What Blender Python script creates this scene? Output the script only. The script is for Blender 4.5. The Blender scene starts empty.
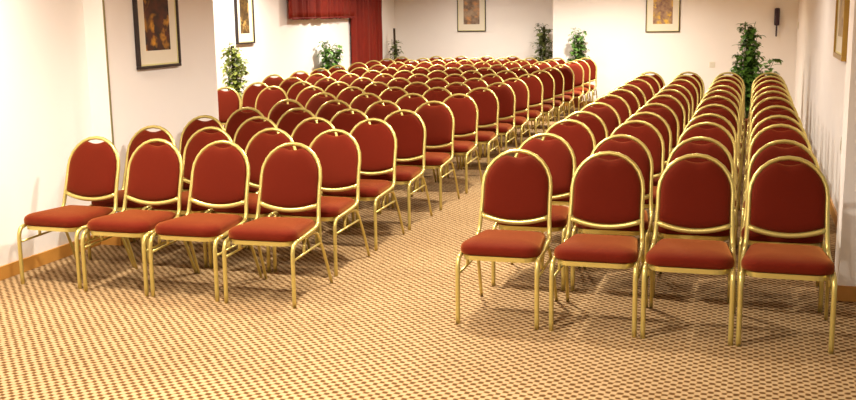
import bpy, bmesh, math, random
from mathutils import Vector, Matrix
PI = math.pi
S = bpy.context.scene
C = S.collection
random.seed(11)

# ------------------------------------------------------------------ camera
F, PITCH, YAW, ROLL, CAMH = 1023.7, 0.18001, -0.30755, 0.01534, 1.74
cam_d = bpy.data.cameras.new('camera')
cam_d.sensor_fit = 'HORIZONTAL'; cam_d.sensor_width = 36.0
cam_d.lens = F * 36.0 / 856.0
cam_d.clip_start = 0.05; cam_d.clip_end = 200
cam = bpy.data.objects.new('camera', cam_d); C.objects.link(cam)
cam.matrix_world = (Matrix.Translation((0, 0, CAMH)) @ Matrix.Rotation(-YAW, 4, 'Z')
                    @ Matrix.Rotation(PI/2 - PITCH, 4, 'X') @ Matrix.Rotation(-ROLL, 4, 'Z'))
S.camera = cam

# ------------------------------------------------------------------ world, exposure
W = bpy.data.worlds.new('bounce_fill'); S.world = W; W.use_nodes = True
W.node_tree.nodes['Background'].inputs[0].default_value = (1.0, 0.93, 0.84, 1)
W.node_tree.nodes['Background'].inputs[1].default_value = 0.25  # even warm fill, added in place of light bounced round the room
S.view_settings.view_transform = 'Standard'; S.view_settings.look = 'None'
S.view_settings.gamma = 1.0; S.view_settings.use_curve_mapping = False
S.view_settings.exposure = 0.75

# ceiling lamps: (x, y, watts) - warm downlights in rows
CEIL = 2.75
WARM = (1.0, 0.935, 0.83)
LAMPS = [(-3.2, 1.0, 36), (-1.0, 1.3, 66), (-4.15, 4.9, 46), (-1.9, 3.6, 70),
         (-2.1, 6.6, 55), (-2.1, 9.4, 55), (-2.1, 12.4, 55),
         (-6.0, 10.2, 55), (-6.0, 13.4, 60), (-5.6, 16.4, 60), (-5.2, 18.4, 48), (-2.5, 16.8, 118),
         (-0.5, 7.4, 9), (-0.4, 11.4, 12)]
for (lx, ly, lw) in LAMPS:
    ld = bpy.data.lights.new('downlight', 'AREA'); ld.shape = 'DISK'; ld.size = 0.22
    ld.energy = lw; ld.color = WARM; ld.spread = math.radians(150)
    lo = bpy.data.objects.new('downlight', ld); C.objects.link(lo); lo.location = (lx, ly, CEIL - 0.03)

# ------------------------------------------------------------------ materials
def srgb(r, g, b):
    f = lambda c: (c/255/12.92) if c/255 <= 0.04045 else ((c/255 + 0.055)/1.055)**2.4
    return (f(r), f(g), f(b), 1)

def mat(name, col, rough=0.6, metal=0.0, var=0.0, scale=20.0, bump=0.0, bscale=200.0, sheen=0.0, spec=0.5):
    m = bpy.data.materials.new(name); m.use_nodes = True
    nt = m.node_tree; N = nt.nodes; L = nt.links
    b = N['Principled BSDF']
    b.inputs['Base Color'].default_value = col
    b.inputs['Roughness'].default_value = rough
    b.inputs['Metallic'].default_value = metal
    b.inputs['Specular IOR Level'].default_value = spec
    if sheen:
        b.inputs['Sheen Weight'].default_value = sheen
        b.inputs['Sheen Roughness'].default_value = 0.45
        b.inputs['Sheen Tint'].default_value = (1.0, 0.40, 0.10, 1)
    tc = N.new('ShaderNodeTexCoord')
    if var:
        n = N.new('ShaderNodeTexNoise'); n.inputs['Scale'].default_value = scale; n.inputs['Detail'].default_value = 3
        L.new(tc.outputs['Object'], n.inputs['Vector'])
        mx = N.new('ShaderNodeMixRGB'); mx.inputs['Fac'].default_value = 1
        mx.inputs['Color1'].default_value = tuple(c*(1-var) for c in col[:3]) + (1,)
        mx.inputs['Color2'].default_value = tuple(min(1, c*(1+var)) for c in col[:3]) + (1,)
        L.new(n.outputs['Fac'], mx.inputs['Fac']); L.new(mx.outputs['Color'], b.inputs['Base Color'])
    if bump:
        n2 = N.new('ShaderNodeTexNoise'); n2.inputs['Scale'].default_value = bscale; n2.inputs['Detail'].default_value = 2
        L.new(tc.outputs['Object'], n2.inputs['Vector'])
        bp = N.new('ShaderNodeBump'); bp.inputs['Strength'].default_value = bump; bp.inputs['Distance'].default_value = 0.002
        L.new(n2.outputs['Fac'], bp.inputs['Height']); L.new(bp.outputs['Normal'], b.inputs['Normal'])
    return m

M = {}
M['wall'] = mat('cream_wall_paint', srgb(247, 240, 233), 0.75, var=0.015, scale=3, bump=0.06, bscale=120)
M['ceiling'] = mat('ceiling_paint', srgb(245, 240, 228), 0.85, var=0.01, scale=2)
M['wood'] = mat('oak_baseboard', srgb(196, 138, 62), 0.4, var=0.18, scale=9)
M['fabric'] = mat('red_upholstery', srgb(93, 22, 8), 0.85, var=0.06, scale=60, bump=0.25, bscale=500, sheen=0.42, spec=0.08)
M['gold'] = mat('gold_frame_enamel', srgb(203, 184, 106), 0.30, metal=0.6, var=0.04, scale=12)
M['rubber'] = mat('dark_rubber', srgb(50, 34, 22), 0.6)
M['pot'] = mat('terracotta_pot', srgb(150, 84, 52), 0.7, var=0.1, scale=14)
M['soil'] = mat('potting_soil', srgb(54, 38, 26), 0.95, var=0.3, scale=60)
M['pole'] = mat('moss_pole_fibre', srgb(62, 48, 30), 0.95, var=0.3, scale=70, bump=0.6, bscale=150)
M['stem'] = mat('green_stem', srgb(84, 104, 46), 0.6)
M['leaf'] = mat('leaf_green', srgb(94, 138, 52), 0.45, var=0.35, scale=7)
M['leaf_pale'] = mat('leaf_pale_green', srgb(178, 192, 102), 0.45, var=0.3, scale=7)
M['leaf_bright'] = mat('leaf_bright_green', srgb(98, 138, 60), 0.45, var=0.3, scale=7)
M['leaf_olive'] = mat('leaf_olive_green', srgb(104, 112, 58), 0.5, var=0.35, scale=7)
M['curtain'] = mat('red_drape', srgb(116, 24, 6), 0.65, var=0.3, scale=6, sheen=0.08, spec=0.25)
M['fringe'] = mat('drape_fringe', srgb(112, 20, 10), 0.8, var=0.2, scale=30)
M['black_frame'] = mat('dark_picture_frame', srgb(44, 30, 28), 0.35, var=0.1, scale=15)
M['gold_frame'] = mat('gilt_picture_frame', srgb(176, 140, 62), 0.35, metal=0.6, var=0.1, scale=18)
M['mount'] = mat('cream_picture_mount', srgb(238, 228, 206), 0.85)
M['bevel'] = mat('mount_bevel', srgb(222, 212, 150), 0.7)
M['plastic_white'] = mat('white_plastic', srgb(232, 226, 208), 0.45)
M['phone'] = mat('dark_handset_plastic', srgb(54, 28, 40), 0.35)
M['corner_strip'] = mat('olive_corner_strip', srgb(128, 118, 74), 0.6)
M['trim_gold'] = mat('lamp_ring', srgb(230, 222, 200), 0.4, metal=0.3)

def carpet():
    m = bpy.data.materials.new('checked_carpet'); m.use_nodes = True
    nt = m.node_tree; N = nt.nodes; L = nt.links; b = N['Principled BSDF']
    b.inputs['Roughness'].default_value = 0.95; b.inputs['Specular IOR Level'].default_value = 0.1
    tc = N.new('ShaderNodeTexCoord')
    # slight wander of the weave
    nz = N.new('ShaderNodeTexNoise'); nz.inputs['Scale'].default_value = 16; nz.inputs['Detail'].default_value = 2
    L.new(tc.outputs['Object'], nz.inputs['Vector'])
    sub = N.new('ShaderNodeVectorMath'); sub.operation = 'SUBTRACT'; sub.inputs[1].default_value = (0.5, 0.5, 0.5)
    L.new(nz.outputs['Color'], sub.inputs[0])
    scl = N.new('ShaderNodeVectorMath'); scl.operation = 'SCALE'; scl.inputs['Scale'].default_value = 0.022
    L.new(sub.outputs[0], scl.inputs[0])
    add = N.new('ShaderNodeVectorMath'); add.operation = 'ADD'
    L.new(tc.outputs['Object'], add.inputs[0]); L.new(scl.outputs[0], add.inputs[1])
    sx = N.new('ShaderNodeSeparateXYZ'); L.new(add.outputs[0], sx.inputs[0])
    def sn(sock, cell):
        a = N.new('ShaderNodeMath'); a.operation = 'MULTIPLY'; a.inputs[1].default_value = PI/cell; L.new(sock, a.inputs[0])
        s = N.new('ShaderNodeMath'); s.operation = 'SINE'; L.new(a.outputs[0], s.inputs[0]); return s.outputs[0]
    pr = N.new('ShaderNodeMath'); pr.operation = 'MULTIPLY'
    L.new(sn(sx.outputs['X'], 0.0285), pr.inputs[0]); L.new(sn(sx.outputs['Y'], 0.030), pr.inputs[1])
    n3 = N.new('ShaderNodeTexNoise'); n3.inputs['Scale'].default_value = 30; n3.inputs['Detail'].default_value = 2
    L.new(tc.outputs['Object'], n3.inputs['Vector'])
    ad = N.new('ShaderNodeMath'); ad.operation = 'MULTIPLY_ADD'; ad.inputs[1].default_value = 0.7; L.new(n3.outputs['Fac'], ad.inputs[0]); L.new(pr.outputs[0], ad.inputs[2])
    cr = N.new('ShaderNodeValToRGB'); e = cr.color_ramp.elements
    e[0].position = 0.20; e[0].color = srgb(170, 142, 104)
    e[1].position = 0.85; e[1].color = srgb(86, 58, 28)
    x = e.new(0.46); x.color = srgb(138, 106, 66)
    L.new(ad.outputs[0], cr.inputs[0])
    n4 = N.new('ShaderNodeTexNoise'); n4.inputs['Scale'].default_value = 1.3; n4.inputs['Detail'].default_value = 3
    L.new(tc.outputs['Object'], n4.inputs['Vector'])
    mx = N.new('ShaderNodeMixRGB'); mx.blend_type = 'MULTIPLY'; mx.inputs['Fac'].default_value = 0.35
    L.new(cr.outputs[0], mx.inputs['Color1'])
    c2 = N.new('ShaderNodeValToRGB'); c2.color_ramp.elements[0].position = 0.35; c2.color_ramp.elements[0].color = (0.75, 0.68, 0.62, 1); c2.color_ramp.elements[1].position = 0.6; c2.color_ramp.elements[1].color = (1, 1, 1, 1)
    L.new(n4.outputs['Fac'], c2.inputs[0]); L.new(c2.outputs[0], mx.inputs['Color2'])
    L.new(mx.outputs[0], b.inputs['Base Color'])
    bp = N.new('ShaderNodeBump'); bp.inputs['Strength'].default_value = 0.4; bp.inputs['Distance'].default_value = 0.003
    L.new(pr.outputs[0], bp.inputs['Height']); L.new(bp.outputs[0], b.inputs['Normal'])
    return m
M['carpet'] = carpet()

def art_mat(name, dark, mid, light, seed, sc=5.0):
    """a blotchy still life: flowers gathered in the middle of a brown ground"""
    m = bpy.data.materials.new(name); m.use_nodes = True
    nt = m.node_tree; N = nt.nodes; L = nt.links; b = N['Principled BSDF']; b.inputs['Roughness'].default_value = 0.5
    tc = N.new('ShaderNodeTexCoord')
    mp = N.new('ShaderNodeMapping'); mp.inputs['Location'].default_value = (seed, seed*1.7, seed*0.3)
    L.new(tc.outputs['Object'], mp.inputs[0])
    n = N.new('ShaderNodeTexNoise'); n.inputs['Scale'].default_value = sc*2.2; n.inputs['Detail'].default_value = 4
    L.new(mp.outputs[0], n.inputs['Vector'])
    cr = N.new('ShaderNodeValToRGB'); e = cr.color_ramp.elements
    e[0].position = 0.35; e[0].color = dark; e[1].position = 0.68; e[1].color = mid
    L.new(n.outputs['Fac'], cr.inputs[0])
    v = N.new('ShaderNodeTexVoronoi'); v.inputs['Scale'].default_value = sc*1.9
    nd = N.new('ShaderNodeTexNoise'); nd.inputs['Scale'].default_value = sc*3.5; nd.inputs['Detail'].default_value = 3
    L.new(mp.outputs[0], nd.inputs['Vector'])
    vm = N.new('ShaderNodeVectorMath'); vm.operation = 'MULTIPLY_ADD'; vm.inputs[1].default_value = (0.16, 0.16, 0.16)
    L.new(nd.outputs['Color'], vm.inputs[0]); L.new(mp.outputs[0], vm.inputs[2])
    L.new(vm.outputs[0], v.inputs['Vector'])
    c2 = N.new('ShaderNodeValToRGB'); c2.color_ramp.elements[0].position = 0.22; c2.color_ramp.elements[0].color = (1, 1, 1, 1)
    c2.color_ramp.elements[1].position = 0.58; c2.color_ramp.elements[1].color = (0, 0, 0, 1)
    L.new(v.outputs['Distance'], c2.inputs[0])
    n2 = N.new('ShaderNodeTexNoise'); n2.inputs['Scale'].default_value = sc*0.9; n2.inputs['Detail'].default_value = 1
    L.new(mp.outputs[0], n2.inputs['Vector'])
    c3 = N.new('ShaderNodeValToRGB'); c3.color_ramp.elements[0].position = 0.46; c3.color_ramp.elements[1].position = 0.56
    L.new(n2.outputs['Fac'], c3.inputs[0])
    mu = N.new('ShaderNodeMath'); mu.operation = 'MULTIPLY'
    L.new(c2.outputs[0], mu.inputs[0]); L.new(c3.outputs[0], mu.inputs[1])
    mx = N.new('ShaderNodeMixRGB'); mx.inputs['Color2'].default_value = light
    L.new(mu.outputs[0], mx.inputs['Fac']); L.new(cr.outputs[0], mx.inputs['Color1'])
    L.new(mx.outputs[0], b.inputs['Base Color'])
    return m

# ------------------------------------------------------------------ mesh helpers
def obj(name, bm, m, parent=None, smooth=True, loc=None):
    me = bpy.data.meshes.new(name)
    bmesh.ops.recalc_face_normals(bm, faces=bm.faces[:])
    bm.to_mesh(me); bm.free()
    if smooth:
        for p in me.polygons: p.use_smooth = True
    me.materials.append(m)
    o = bpy.data.objects.new(name, me); C.objects.link(o)
    if parent: o.parent = parent
    if loc: o.location = loc
    return o

def box(bm, x0, y0, z0, x1, y1, z1, bev=0.0):
    v = [bm.verts.new(p) for p in ((x0,y0,z0),(x1,y0,z0),(x1,y1,z0),(x0,y1,z0),(x0,y0,z1),(x1,y0,z1),(x1,y1,z1),(x0,y1,z1))]
    fs = [bm.faces.new([v[i] for i in q]) for q in ((0,3,2,1),(4,5,6,7),(0,1,5,4),(1,2,6,5),(2,3,7,6),(3,0,4,7))]
    if bev:
        ed = list({e for f in fs for e in f.edges})
        bmesh.ops.bevel(bm, geom=ed, offset=bev, segments=2, affect='EDGES', profile=0.5)
    return v

def smooth_path(pts, n=5):
    """Catmull-Rom through the points"""
    P = [Vector(p) for p in pts]; P = [2*P[0]-P[1]] + P + [2*P[-1]-P[-2]]
    out = []
    for i in range(1, len(P)-2):
        for k in range(n):
            t = k/n; a, b, c, d = P[i-1], P[i], P[i+1], P[i+2]
            out.append(0.5*((2*b) + (c-a)*t + (2*a-5*b+4*c-d)*t*t + (3*b-a-3*c+d)*t**3))
    out.append(P[-2]); return out

def tube(bm, path, r, seg=8, up=(0, 0, 1), r2=None, taper=None):
    """sweep an elliptical section (r across, r2 along 'up') along a path, capped"""
    P = [Vector(p) for p in path]; r2 = r2 or r
    rings = []; ref = Vector(up)
    for i, p in enumerate(P):
        t = (P[min(i+1, len(P)-1)] - P[max(i-1, 0)]).normalized()
        ref = (ref - t*ref.dot(t))
        if ref.length < 1e-4: ref = t.orthogonal()
        ref.normalize(); s = t.cross(ref)
        k = 1 if not taper else taper[0] + (taper[1]-taper[0])*i/(len(P)-1)
        rings.append([bm.verts.new(p + (s*math.cos(2*PI*q/seg)*r + ref*math.sin(2*PI*q/seg)*r2)*k) for q in range(seg)])
    for a, b in zip(rings, rings[1:]):
        for q in range(seg): bm.faces.new((a[q], a[(q+1) % seg], b[(q+1) % seg], b[q]))
    bm.faces.new(rings[0][::-1]); bm.faces.new(rings[-1])

def lathe(bm, prof, seg=20):
    rings = []
    for (r, z) in prof:
        rings.append([bm.verts.new((r*math.cos(2*PI*q/seg), r*math.sin(2*PI*q/seg), z)) for q in range(seg)])
    for a, b in zip(rings, rings[1:]):
        for q in range(seg): bm.faces.new((a[q], a[(q+1) % seg], b[(q+1) % seg], b[q]))
    bm.faces.new(rings[0][::-1]); bm.faces.new(rings[-1])

def tag(o, label, cat, group=None):
    o['label'] = label; o['category'] = cat
    if group: o['group'] = group
    return o

def thing(name, label, cat, loc=(0, 0, 0), rz=0, group=None):
    o = bpy.data.objects.new(name, None); C.objects.link(o)
    o.empty_display_size = 0.1
    o.location = loc; o.rotation_euler = (0, 0, rz)
    return tag(o, label, cat, group)

def struct(name, boxes, m, bev=0.0):
    bm = bmesh.new()
    for b in boxes: box(bm, *b, bev=bev)
    o = obj(name, bm, m, smooth=False); o['kind'] = 'structure'; return o

# ------------------------------------------------------------------ the room
XL0, XP, XL1, XR = -4.83, -4.65, -7.15, 0.70          # near left wall, pier, far left wall, right wall
YP0, YP1, YB, YW = 6.70, 8.35, 20.40, 19.05           # pier from / to, back wall, projecting back wall
XW = -3.57                                            # left end of the projecting back wall
RX, RY0, RY1 = 0.54, 6.43, 6.75                       # right pier
Y0 = -3.0
struct('floor', [(-8, Y0, -0.12, 2.4, 21, 0)], M['carpet'])
struct('ceiling', [(-8, Y0, CEIL, 2.4, 21, CEIL+0.12)], M['ceiling'])
struct('wall_left', [(XL0-0.15, Y0, 0, XL0, YP0, CEIL)], M['wall'])
struct('wall_left_pier', [(XL1, YP0, 0, XP, YP1, CEIL)], M['wall'])
struct('wall_left_rear', [(XL1-0.15, YP1-0.3, 0, XL1, YB+0.15, CEIL)], M['wall'])
struct('wall_back', [(XL1, YB, 0, XW, YB+0.15, CEIL)], M['wall'])
struct('wall_back_right', [(XW, YW, 0, XR, YB+0.15, CEIL)], M['wall'])
struct('wall_right', [(XR, RY1, 0, XR+0.15, YB+0.15, CEIL)], M['wall'])
struct('wall_right_pier', [(RX, RY0, 0, 2.4, RY1, CEIL)], M['wall'])
struct('pier_edge_strip', [(XP-0.004, YP0-0.006, 0, XP+0.006, YP0+0.006, CEIL)], M['corner_strip'])  # thin olive strip down the front corner of the left pier
bb = 0.095; bt = 0.016
struct('baseboard_left', [(XL0, Y0, 0, XL0+bt, YP0, bb), (XL0+bt, YP0-bt, 0, XP+bt, YP0, bb), (XP, YP0, 0, XP+bt, YP1, bb)], M['wood'], 0.003)
struct('baseboard_left_rear', [(XL1, YP1, 0, XL1+bt, YB, bb)], M['wood'], 0.003)
struct('baseboard_back', [(XL1+bt, YB-bt, 0, XW-bt, YB, bb), (XW-bt, YW, 0, XW, YB, bb), (XW-bt, YW-bt, 0, XR-bt, YW, bb)], M['wood'], 0.003)
struct('baseboard_right', [(XR-bt, RY1, 0, XR, YW-bt, bb), (RX-bt, RY0-bt, 0, 2.4, RY0, bb), (RX-bt, RY0, 0, RX, RY1, bb)], M['wood'], 0.003)

# ------------------------------------------------------------------ the banquet chair
def tilt_y(z): return 0.172 + (z-0.54)*0.30           # lean of the back
def build_chair(label, group):
    t = thing('banquet_chair', label, 'chair', group=group)
    # seat cushion: rounded trapezoid with a crown, square welt
    def outline(hwf, hwr, yf, yr, rc, n=6):
        pts = []
        for (cx, cy, a0, r) in ((hwf-rc, yf+rc, -PI/2, rc), (hwr-0.03, yr-0.03, 0, 0.03)):
            for k in range(n+1):
                a = a0 + k*PI/2/n; pts.append((cx + r*math.cos(a), cy + r*math.sin(a)))
        return pts + [(-x, y) for x, y in reversed(pts)]
    bm = bmesh.new(); rings = []
    for (ins, z) in ((0.020, 0.396), (0.004, 0.401), (0.0, 0.412), (0.0, 0.430), (0.006, 0.445), (0.020, 0.456), (0.048, 0.464), (0.090, 0.470), (0.14, 0.473)):
        o = outline(0.230-ins, 0.192-ins, -0.300+ins, 0.172-ins, max(0.02, 0.085-ins*0.6))
        rings.append([bm.verts.new((x, y, z + 0.012*max(0, -y/0.27)*(0 if z < 0.42 else 1)*(1-abs(y)/0.40))) for x, y in o])
    for a, b in zip(rings, rings[1:]):
        n = len(a)
        for q in range(n): bm.faces.new((a[q], a[(q+1) % n], b[(q+1) % n], b[q]))
    bm.faces.new(rings[0][::-1]); bm.faces.new(rings[-1])
    obj('seat', bm, M['fabric'], t)
    # seat frame: gold rail just under the cushion
    bm = bmesh.new()
    o = outline(0.2115, 0.190, -0.294, 0.168, 0.08); n = len(o)
    r = [[bm.verts.new((x*k, (y+0.05)*k-0.05, z)) for x, y in o] for k, z in ((1, 0.371), (1, 0.3965), (0.90, 0.3965), (0.90, 0.371))]
    for a, b in zip(r, r[1:] + r[:1]):
        for q in range(n): bm.faces.new((a[q], a[(q+1) % n], b[(q+1) % n], b[q]))
    obj('seat_frame', bm, M['gold'], t, smooth=False)
    # back hoop + side rails: one bent tube
    bm = bmesh.new(); R = 0.205; side = []
    side = [(0.225, -0.250, 0.3900), (0.224, -0.12, 0.3985), (0.222, 0.0, 0.407), (0.219, 0.095, 0.418), (0.214, 0.146, 0.450), (0.208, tilt_y(0.545), 0.545), (R, tilt_y(0.63), 0.63), (R, tilt_y(0.715), 0.715)]
    arch = [(R*math.cos(a), tilt_y(0.715+R*math.sin(a)), 0.715+R*math.sin(a)) for a in [k*PI/12 for k in range(1, 12)]]
    path = smooth_path(side, 3)[:-1] + [side[-1]] + arch + [(-x, y, z) for x, y, z in ([side[-1]] + smooth_path(side, 3)[:-1][::-1])]
    tube(bm, path, 0.0130, 8, up=(0, -0.3, 1), r2=0.0130)
    obj('back_frame', bm, M['gold'], t)
    # curved bar along the lower edge of the back pad
    bm = bmesh.new()
    pts = [(0.203*s, tilt_y(0.505+0.038*s*s) - 0.004, 0.505+0.038*s*s) for s in [k/7 for k in range(-7, 8)]]
    tube(bm, pts, 0.008, 8, up=(0, 0.3, 1), r2=0.0155)
    obj('back_crossbar', bm, M['gold'], t)
    # back pad: bulged shield inside the hoop, dipped at the top for the hand hold
    ro = 0.1945; out = []
    for k in range(25):                                # arch from right to left
        a = PI*k/24; x, z = ro*math.cos(a), 0.715 + ro*math.sin(a)
        g = max(0, 1-(x/0.066)**2) if z > 0.8 else 0
        out.append((x, z - 0.030*g**0.8))
    for k in range(1, 4): out.append((-ro, 0.715 - k*0.043))
    for k in range(0, 13):
        s = -1 + k/6; out.append((ro*s*0.995, 0.517 + 0.036*s*s))
    for k in range(3, 0, -1): out.append((ro, 0.715 - k*0.043))
    bm = bmesh.new(); nrm = Vector((0, -1, 0.30)).normalized(); cz = 0.69
    def ring(s, d):
        return [bm.verts.new(Vector((x*s, tilt_y(cz+(z-cz)*s), cz+(z-cz)*s)) + nrm*d) for x, z in out]
    prof = [(0.55, -0.020), (0.80, -0.018), (0.94, -0.013), (0.985, -0.007), (1.0, 0.0), (0.99, 0.010), (0.965, 0.018), (0.90, 0.025), (0.75, 0.030), (0.5, 0.033), (0.22, 0.034)]
    rg = [ring(s, d) for s, d in prof]; n = len(out)
    for a, b in zip(rg, rg[1:]):
        for q in range(n): bm.faces.new((a[q], a[(q+1) % n], b[(q+1) % n], b[q]))
    bm.faces.new(rg[0][::-1]); bm.faces.new(rg[-1])
    obj('backrest', bm, M['fabric'], t)
    for s in (-1, 1):
        bm = bmesh.new()
        p = smooth_path([(s*0.2270, -0.312, 0.0), (s*0.2268, -0.311, 0.20), (s*0.2265, -0.309, 0.305), (s*0.2262, -0.302, 0.350), (s*0.2258, -0.283, 0.379), (s*0.225, -0.246, 0.3903)], 4)
        tube(bm, p, 0.0135, 8, up=(1, 0, 0)); obj('leg', bm, M['gold'], t)
        bm = bmesh.new()                               # rear leg with the small loop at its head
        p = smooth_path([(s*0.218, -0.115, 0.297), (s*0.218, -0.112, 0.335), (s*0.2175, -0.090, 0.368), (s*0.217, -0.04, 0.386), (s*0.217, 0.03, 0.388), (s*0.218, 0.085, 0.378), (s*0.220, 0.122, 0.346), (s*0.228, 0.190, 0.22), (s*0.236, 0.285, 0.0)], 4)
        tube(bm, p, 0.0105, 8, up=(1, 0, 0)); obj('leg', bm, M['gold'], t)
        bm = bmesh.new()
        tube(bm, [(s*0.2262, -0.309, 0.287), (s*0.223, 0.150, 0.302)], 0.008, 6, up=(1, 0, 0)); obj('side_brace', bm, M['gold'], t)
    return t

def copy_thing(t):
    c = t.copy(); C.objects.link(c)
    for ch in t.children:
        d = ch.copy(); C.objects.link(d); d.parent = c
    return c

ORD = ['front', 'second', 'third', 'fourth', 'fifth', 'sixth', 'seventh', 'eighth', 'ninth', 'tenth', 'eleventh', 'twelfth', 'thirteenth', 'fourteenth', 'fifteenth', 'sixteenth', 'rearmost']
SEAT = ['aisle seat', 'second seat from the aisle', 'third seat from the aisle', 'fourth seat from the aisle', 'fifth seat from the aisle', 'sixth seat from the aisle', 'seventh seat from the aisle', 'eighth from the aisle']
proto = None
def place(x, y, label, group, rz=None):
    global proto
    if proto is None:
        proto = build_chair(label, group); c = proto
    else:
        c = copy_thing(proto); c['label'] = label; c['group'] = group
    c.location = (x + random.uniform(-.003, .003), y - 0.29, 0)
    c.rotation_euler = (0, 0, math.radians(random.uniform(-0.8, 0.8)) if rz is None else rz)
    return c

# right block: 11 rows of four
RIGHT_Y = [6.005, 6.84, 7.76, 8.42, 9.26, 10.17, 10.92, 11.62, 12.55, 13.38, 14.06]
for j, y in enumerate(RIGHT_Y):
    for i in range(4):
        last = 'rearmost' if j == 10 else ORD[j]
        s = ['aisle seat', 'second seat from the aisle', 'third seat from the aisle', 'seat nearest the right wall'][i]
        dy = (0.02, 0.03, -0.02, -0.08)[i] if j else (0, 0, 0, -0.02)[i]
        x = -1.325 + 0.5095*i if j else (-1.324, -0.785, -0.285, 0.214)[i]
        place(x, y + dy + random.uniform(-.012, .012),
              f'red banquet chair in the right block, {last} row, {s}', 'chairs in the right block')
# left block: six short rows of four beside the pier, then long rows into the recess
LEFT_Y = [6.05, 6.83, 7.62, 8.38, 9.25, 10.13, 11.02, 11.85, 12.66, 13.50, 14.36, 15.13, 16.00, 16.95, 17.68, 18.40, 19.25]
for j, y in enumerate(LEFT_Y):
    row = 'rearmost' if j == 16 else ORD[j]
    if j < 6: cols = list(range(4))
    elif j < 9: cols = list(range(7))
    elif j < 16: cols = list(range(8))
    else: cols = [3, 4, 5, 6, 7]
    for i in cols:
        rz = None
        x = -2.86 - 0.502*i - 0.03*(j > 5)*(i/7)
        dy = random.uniform(-.012, .012)
        if j in (6,) and i == 6: dy -= 0.22
        if j in (7,) and i == 6: dy -= 0.22
        if i == 7: dy -= 0.25
        if i == 7: x = -6.45 - (0.07 if j > 11 else 0)
        if j == 0:
            x, y2, rz = [(-2.83, 6.055, 1.5), (-3.349, 6.067, 0.5), (-3.85, 6.07, 0), (-4.375, 6.115, -0.8)][i]
            dy = y2 - y; rz = math.radians(rz)
        s = SEAT[i]
        if i == 3 and j < 6: s = 'fourth and last from the aisle'
        if i == 6 and j < 9: s = 'seventh and last from the aisle'
        place(x, y + dy, f'red banquet chair in the left block, {row} row, {s}', 'chairs in the left block', rz)

# ------------------------------------------------------------------ drapes on the far left wall
def drape(bm, y0, y1, z0, z1, x, amp, waves, seed, th=0.012, nz=10):
    rnd = random.Random(seed); n = waves*8
    ph = [rnd.uniform(-0.9, 0.9) for _ in range(waves+2)]; am = [rnd.uniform(0.55, 1.0) for _ in range(waves+2)]
    fr, bk = [], []
    for k in range(nz+1):
        z = z0 + (z1-z0)*k/nz; f, b = [], []
        for i in range(n+1):
            u = i/n; w = u*waves + 0.55*math.sin(2.3*u*PI*2 + seed) + 0.3*math.sin(5.1*u*PI*2); w = min(max(w, 0), waves); q = int(w); m = w-q
            a = am[q]*(1-m) + am[min(q+1, waves+1)]*m
            d = amp*a*math.sin(2*PI*w + ph[q]*(1-m) + ph[min(q+1, waves+1)]*m + 0.25*math.sin(3*z + q))
            zz = z + (0.012*math.sin(2*PI*w) if k == 0 else 0)
            f.append(bm.verts.new((x + amp + d + th, y0 + (y1-y0)*u, zz))); b.append(bm.verts.new((x + amp + d, y0 + (y1-y0)*u, zz)))
        fr.append(f); bk.append(b)
    for k in range(nz):
        for i in range(n):
            bm.faces.new((fr[k][i], fr[k][i+1], fr[k+1][i+1], fr[k+1][i])); bm.faces.new((bk[k][i+1], bk[k][i], bk[k+1][i], bk[k+1][i+1]))
        for i in (0, n): bm.faces.new((fr[k][i], bk[k][i], bk[k+1][i], fr[k+1][i]))
    for i in range(n):
        bm.faces.new((fr[0][i], bk[0][i], bk[0][i+1], fr[0][i+1])); bm.faces.new((fr[nz][i], bk[nz][i], bk[nz][i+1], fr[nz][i+1]))

va = thing('pleated_valance', 'short red pleated valance hung high along the far left wall', 'valance', (XL1, 15.03, 0))
bm = bmesh.new(); drape(bm, 0, 2.80, 1.70, CEIL-0.005, 0.065, 0.050, 12, 3); obj('drape', bm, M['curtain'], va)
bm = bmesh.new(); drape(bm, 0, 2.80, 1.685, 1.712, 0.063, 0.050, 12, 3, th=0.016, nz=1); obj('hem', bm, M['fringe'], va)
bm = bmesh.new(); drape(bm, 0, 1.62, 0.012, CEIL-0.005, 0.006, 0.058, 8, 8, nz=14)
tag(obj('curtain', bm, M['curtain'], loc=(XL1, 17.84, 0)), 'long red curtain drop hanging at the end of the valance', 'curtain')

# ------------------------------------------------------------------ pictures
def picture(name, label, loc, rz, w, h, art_w, art_b, art_h, fw, frame_m, art_m, dep=0.03):
    """hangs with its back on the wall; local +x along the wall, -y out into the room, z up from the lower edge"""
    t = thing(name, label, 'picture', loc, rz, None)
    bm = bmesh.new()
    for (a, b, c, d) in ((-w/2, 0, w/2, fw), (-w/2, h-fw, w/2, h), (-w/2, fw, -w/2+fw, h-fw), (w/2-fw, fw, w/2, h-fw)):
        box(bm, a, -dep, b, c, 0, d, bev=0.004)
    obj('frame', bm, frame_m, t, smooth=False)
    bm = bmesh.new(); g = 0.0
    aw = art_w/2
    for (a, b, c, d) in ((-w/2+fw, fw, w/2-fw, art_b), (-w/2+fw, art_b+art_h, w/2-fw, h-fw), (-w/2+fw, art_b, -aw, art_b+art_h), (aw, art_b, w/2-fw, art_b+art_h)):
        box(bm, a, -dep*0.5, b, c, -dep*0.25, d)
    obj('mount', bm, M['mount'], t, smooth=False)
    bm = bmesh.new(); box(bm, -aw, -dep*0.42, art_b, aw, -dep*0.2, art_b+art_h)
    obj('print', bm, art_m, t, smooth=False)
    bm = bmesh.new(); e = 0.012
    for (a, b, c, d) in ((-w/2+fw, fw, w/2-fw, fw+e), (-w/2+fw, fw+e, -w/2+fw+e, h-fw), (w/2-fw-e, fw+e, w/2-fw, h-fw)):
        box(bm, a, -dep*0.62, b, c, -dep*0.45, d)
    obj('inner_slip', bm, M['bevel'], t, smooth=False)
    return t
BR, OC, YE = srgb(52, 28, 16), srgb(140, 84, 36), srgb(232, 176, 60)
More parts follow.
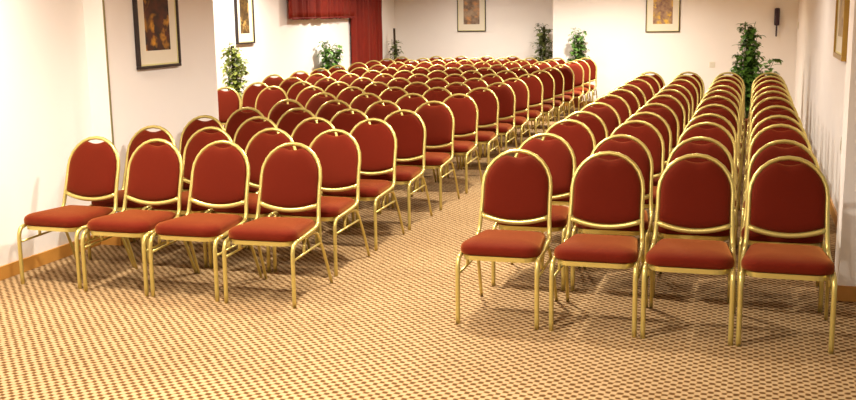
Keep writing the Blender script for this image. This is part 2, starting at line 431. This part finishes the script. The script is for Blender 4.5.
picture('framed_picture', 'dark-framed flower picture on the left pier, above the front rows', (XP, 7.39, 1.338), PI/2, 0.625, 0.98, 0.37, 0.142, 0.68, 0.024, M['black_frame'], art_mat('flower_print_dark', srgb(26, 14, 8), srgb(92, 40, 16), srgb(214, 150, 40), 4.4, 4.2), 0.035)
picture('framed_picture', 'dark-framed narrow golden picture on the far left wall, above the pale plant', (XL1, 13.71, 1.345), PI/2, 0.54, 0.98, 0.28, 0.15, 0.68, 0.024, M['black_frame'], art_mat('flower_print_gold', srgb(56, 38, 18), srgb(112, 84, 42), srgb(196, 156, 84), 5.3, 6.5), 0.045)
picture('framed_picture', 'thin-framed faded brown picture on the back wall, centre of the view', (-5.49, YB, 1.37), 0, 0.60, 0.98, 0.335, 0.145, 0.68, 0.016, M['black_frame'], art_mat('faded_print', srgb(110, 86, 70), srgb(176, 150, 122), srgb(205, 150, 96), 8.6, 4.0), 0.03)
picture('framed_picture', 'thin-framed yellow flower picture on the bright wall behind the right block', (-1.58, YW, 1.35), 0, 0.60, 0.98, 0.345, 0.145, 0.68, 0.016, M['black_frame'], art_mat('flower_print_yellow', srgb(128, 92, 78), srgb(186, 150, 108), srgb(226, 182, 70), 3.7, 5.0), 0.03)
picture('framed_picture', 'gilt-framed picture on the right wall, cut by the photo edge', (XR, 9.20, 1.32), -PI/2, 0.92, 1.0, 0.6, 0.18, 0.66, 0.04, M['gold_frame'], art_mat('pale_print', srgb(150, 120, 90), srgb(196, 176, 130), srgb(226, 200, 130), 6.4, 4.0), 0.04)

# ------------------------------------------------------------------ plants
def leaf(bm, p, d, up, ln, wd):
    """heart-shaped folded leaf with a drooping tip"""
    d = d.normalized(); s = d.cross(up)
    if s.length < 1e-3: s = d.orthogonal()
    s.normalize(); n = s.cross(d).normalized()
    prof = [(0, 0.10, 0), (0.16, 0.42, .03), (0.42, 0.5, .03), (0.72, 0.30, -.03), (1.0, 0.02, -.16)]
    l, c, r = [], [], []
    for (u, w, h) in prof:
        b = p + d*(u*ln) + n*(h*ln)
        c.append(bm.verts.new(b)); l.append(bm.verts.new(b + s*(w*wd) + n*(0.14*w*wd))); r.append(bm.verts.new(b - s*(w*wd) + n*(0.14*w*wd)))
    for i in range(4):
        bm.faces.new((c[i], c[i+1], l[i+1], l[i])); bm.faces.new((r[i], r[i+1], c[i+1], c[i]))

def plant(label, x, y, top, rad, leaf_m, n, ll, seed, pole=True, base=0.45, cone=0.6, pot_r=0.13, pole_top=None, lim=(-9, 9, -9, 9)):
    rnd = random.Random(seed)
    t = thing('potted_plant', label, 'plant', (x, y, 0), 0)
    bm = bmesh.new(); k = pot_r
    lathe(bm, [(k*.70, 0), (k*.74, 0.01), (k*.94, 0.215), (k*1.02, 0.22), (k*1.02, 0.26), (k*.93, 0.26), (k*.90, 0.235)], 20)
    obj('pot', bm, M['pot'], t)
    bm = bmesh.new(); lathe(bm, [(k*.88, 0.225), (k*.89, 0.240), (k*.5, 0.246), (0.01, 0.248)], 16); obj('soil', bm, M['soil'], t)
    if pole:
        bm = bmesh.new(); pt = pole_top or top-0.15
        tube(bm, smooth_path([(0, 0, 0.24), (0.004, 0.0, 0.24+(pt-0.24)*.5), (-0.003, 0.003, pt)], 5), 0.024, 8, up=(1, 0, 0)); obj('moss_pole', bm, M['pole'], t)
    fo = bmesh.new(); st = bmesh.new()
    ns = max(5, n//12)
    def put(p, o):
        d = Vector(o) + Vector((0, 0, rnd.uniform(-0.75, 0.35)))
        leaf(fo, p, d, Vector((0, 0, 1)), ll*rnd.uniform(.8, 1.4), ll*rnd.uniform(.75, 1.05))
    for i in range(ns):                               # climbing / arching stems carry the leaves
        a0 = rnd.uniform(0, 2*PI); f = rnd.random()
        zt = base + (top-base)*(0.25 + 0.75*f); pts = []; spread = rad*(1-cone*f)
        tw = rnd.uniform(-2.2, 2.2)
        for k2 in range(7):
            u = k2/6; a = a0 + tw*u
            rr = (0.03 if pole else 0.02) + (spread-0.03)*(u**1.6)*0.75
            z = 0.24 + (zt-0.24)*(1-(1-u)**1.4) - 0.06*u**4
            pts.append(Vector((rr*math.cos(a), rr*math.sin(a), z)))
        sp = smooth_path(pts, 3); tube(st, sp, 0.004, 5, up=(1, 0, 0))
        for q in range(20):
            u = rnd.uniform(0.25, 1.0); p = sp[min(len(sp)-1, int(u*(len(sp)-1)))]
            if p.z < base: continue
            a = rnd.uniform(0, 2*PI); o = Vector((math.cos(a), math.sin(a), 0))
            q2 = p + o*rnd.uniform(0.01, 0.05)
            if not (lim[0]+.03 < q2.x < lim[1]-.03 and lim[2]+.03 < q2.y < lim[3]-.03): continue
            tube(st, [p, q2], 0.002, 4, up=(0, 0, 1)); put(q2, o)
    for v in fo.verts[:] + st.verts[:]:
        v.co.x = min(max(v.co.x, lim[0]), lim[1]); v.co.y = min(max(v.co.y, lim[2]), lim[3])
    obj('stems', st, M['stem'], t); obj('foliage', fo, leaf_m, t)
    return t
plant('pale green climbing plant in the recess, beneath the narrow golden picture', -6.55, 12.22, 1.56, 0.24, M['leaf_pale'], 360, 0.07, 1, base=0.4, cone=0.55, pole_top=1.36)
plant('bushy green plant against the white wall under the red valance', -6.93, 16.42, 1.40, 0.25, M['leaf'], 380, 0.068, 2, pole=False, base=0.72, cone=0.1, pot_r=0.10, lim=(-0.20, 0.24, -1, 1))
plant('thin sparse plant on a bare dark pole, beside the red curtain', -6.92, 19.72, 1.34, 0.19, M['leaf_olive'], 120, 0.08, 3, base=0.6, cone=0.6, pole_top=1.46, lim=(-0.2, 1, -0.19, 1))
plant('olive leafed plant on a dark pole in the back wall corner', -3.93, 20.06, 1.62, 0.30, M['leaf_olive'], 300, 0.08, 4, base=0.5, cone=0.25, pole_top=1.46, lim=(-1, 0.33, -1, 0.31))
plant('bright green plant against the bright wall, behind the left block aisle end', -3.06, 18.80, 1.52, 0.19, M['leaf_bright'], 340, 0.068, 5, base=0.6, cone=0.3, pot_r=0.10, pole_top=1.32, lim=(-1, 1, -0.2, 0.23))
plant('tall green climbing plant behind the right block, beneath the wall handset', -0.06, 14.80, 1.64, 0.36, M['leaf'], 760, 0.072, 6, base=0.35, cone=0.75, pole_top=1.50)
plant('short spiky dark green plant right of the tall climbing plant', 0.18, 15.9, 1.14, 0.2, M['leaf'], 140, 0.10, 7, pole=False, base=0.5, cone=0.1, pot_r=0.10)

# ------------------------------------------------------------------ small things on the walls
ph = thing('wall_handset', 'dark handset hanging on the wall behind the right block', 'telephone', (0.36, YW, 1.46))
bm = bmesh.new(); box(bm, -0.038, -0.03, 0.02, 0.038, 0, 0.25, bev=0.010); obj('cradle', bm, M['phone'], ph)
bm = bmesh.new()
p = smooth_path([(0, -0.052, 0.0), (0, -0.062, 0.03), (0, -0.058, 0.13), (0, -0.062, 0.24), (0, -0.052, 0.275)], 4)
tube(bm, p, 0.030, 10, up=(1, 0, 0), r2=0.046)
obj('receiver', bm, M['phone'], ph)
bm = bmesh.new()
hp = [(0.012*math.cos(k*0.9), -0.045+0.012*math.sin(k*0.9), 0.0-0.20*k/70) for k in range(70)]
tube(bm, hp, 0.007, 5, up=(0, 0, 1)); obj('coiled_cord', bm, M['phone'], ph)

def plate(name, label, cat, loc, rz, w, h, kind):
    t = thing(name, label, cat, loc, rz)
    bm = bmesh.new(); box(bm, -w/2, -0.010, -h/2, w/2, 0, h/2, bev=0.003); obj('plate', bm, M['plastic_white'], t, smooth=False)
    bm = bmesh.new()
    if kind == 'switch': box(bm, -w*.22, -0.016, -h*.28, w*.22, -0.010, h*.28, bev=0.002)
    else: lathe(bm, [(w*.3, 0), (w*.3, 0.006), (w*.24, 0.006), (w*.24, 0.002)], 16); bmesh.ops.rotate(bm, verts=bm.verts[:], cent=(0, 0, 0), matrix=Matrix.Rotation(PI/2, 3, 'X')); bmesh.ops.translate(bm, verts=bm.verts[:], vec=(0, -0.010, 0))
    obj('rocker' if kind == 'switch' else 'socket_ring', bm, M['plastic_white'], t, smooth=False)
plate('wall_socket', 'white socket low on the wall left of the tall plant', 'socket', (-0.70, YW, 0.77), 0, 0.10, 0.10, 'socket')
plate('light_switch', 'white light switch on the right wall near the far corner', 'switch', (XR, 18.5, 1.45), -PI/2, 0.10, 0.12, 'switch')
plate('light_switch', 'white switch plate on the right wall, beside the near pier', 'switch', (XR, 8.70, 0.66), -PI/2, 0.09, 0.13, 'switch')

# ------------------------------------------------------------------ lamp fittings round the ceiling lights
for (lx, ly, lw) in LAMPS:
    bm = bmesh.new(); lathe(bm, [(0.115, CEIL-0.018), (0.135, CEIL-0.018), (0.140, CEIL-0.002), (0.115, CEIL-0.002)], 24)
    tag(obj('ceiling_light', bm, M['trim_gold'], loc=(lx, ly, 0)), 'round recessed downlight in the white ceiling', 'ceiling light', 'recessed ceiling lights')
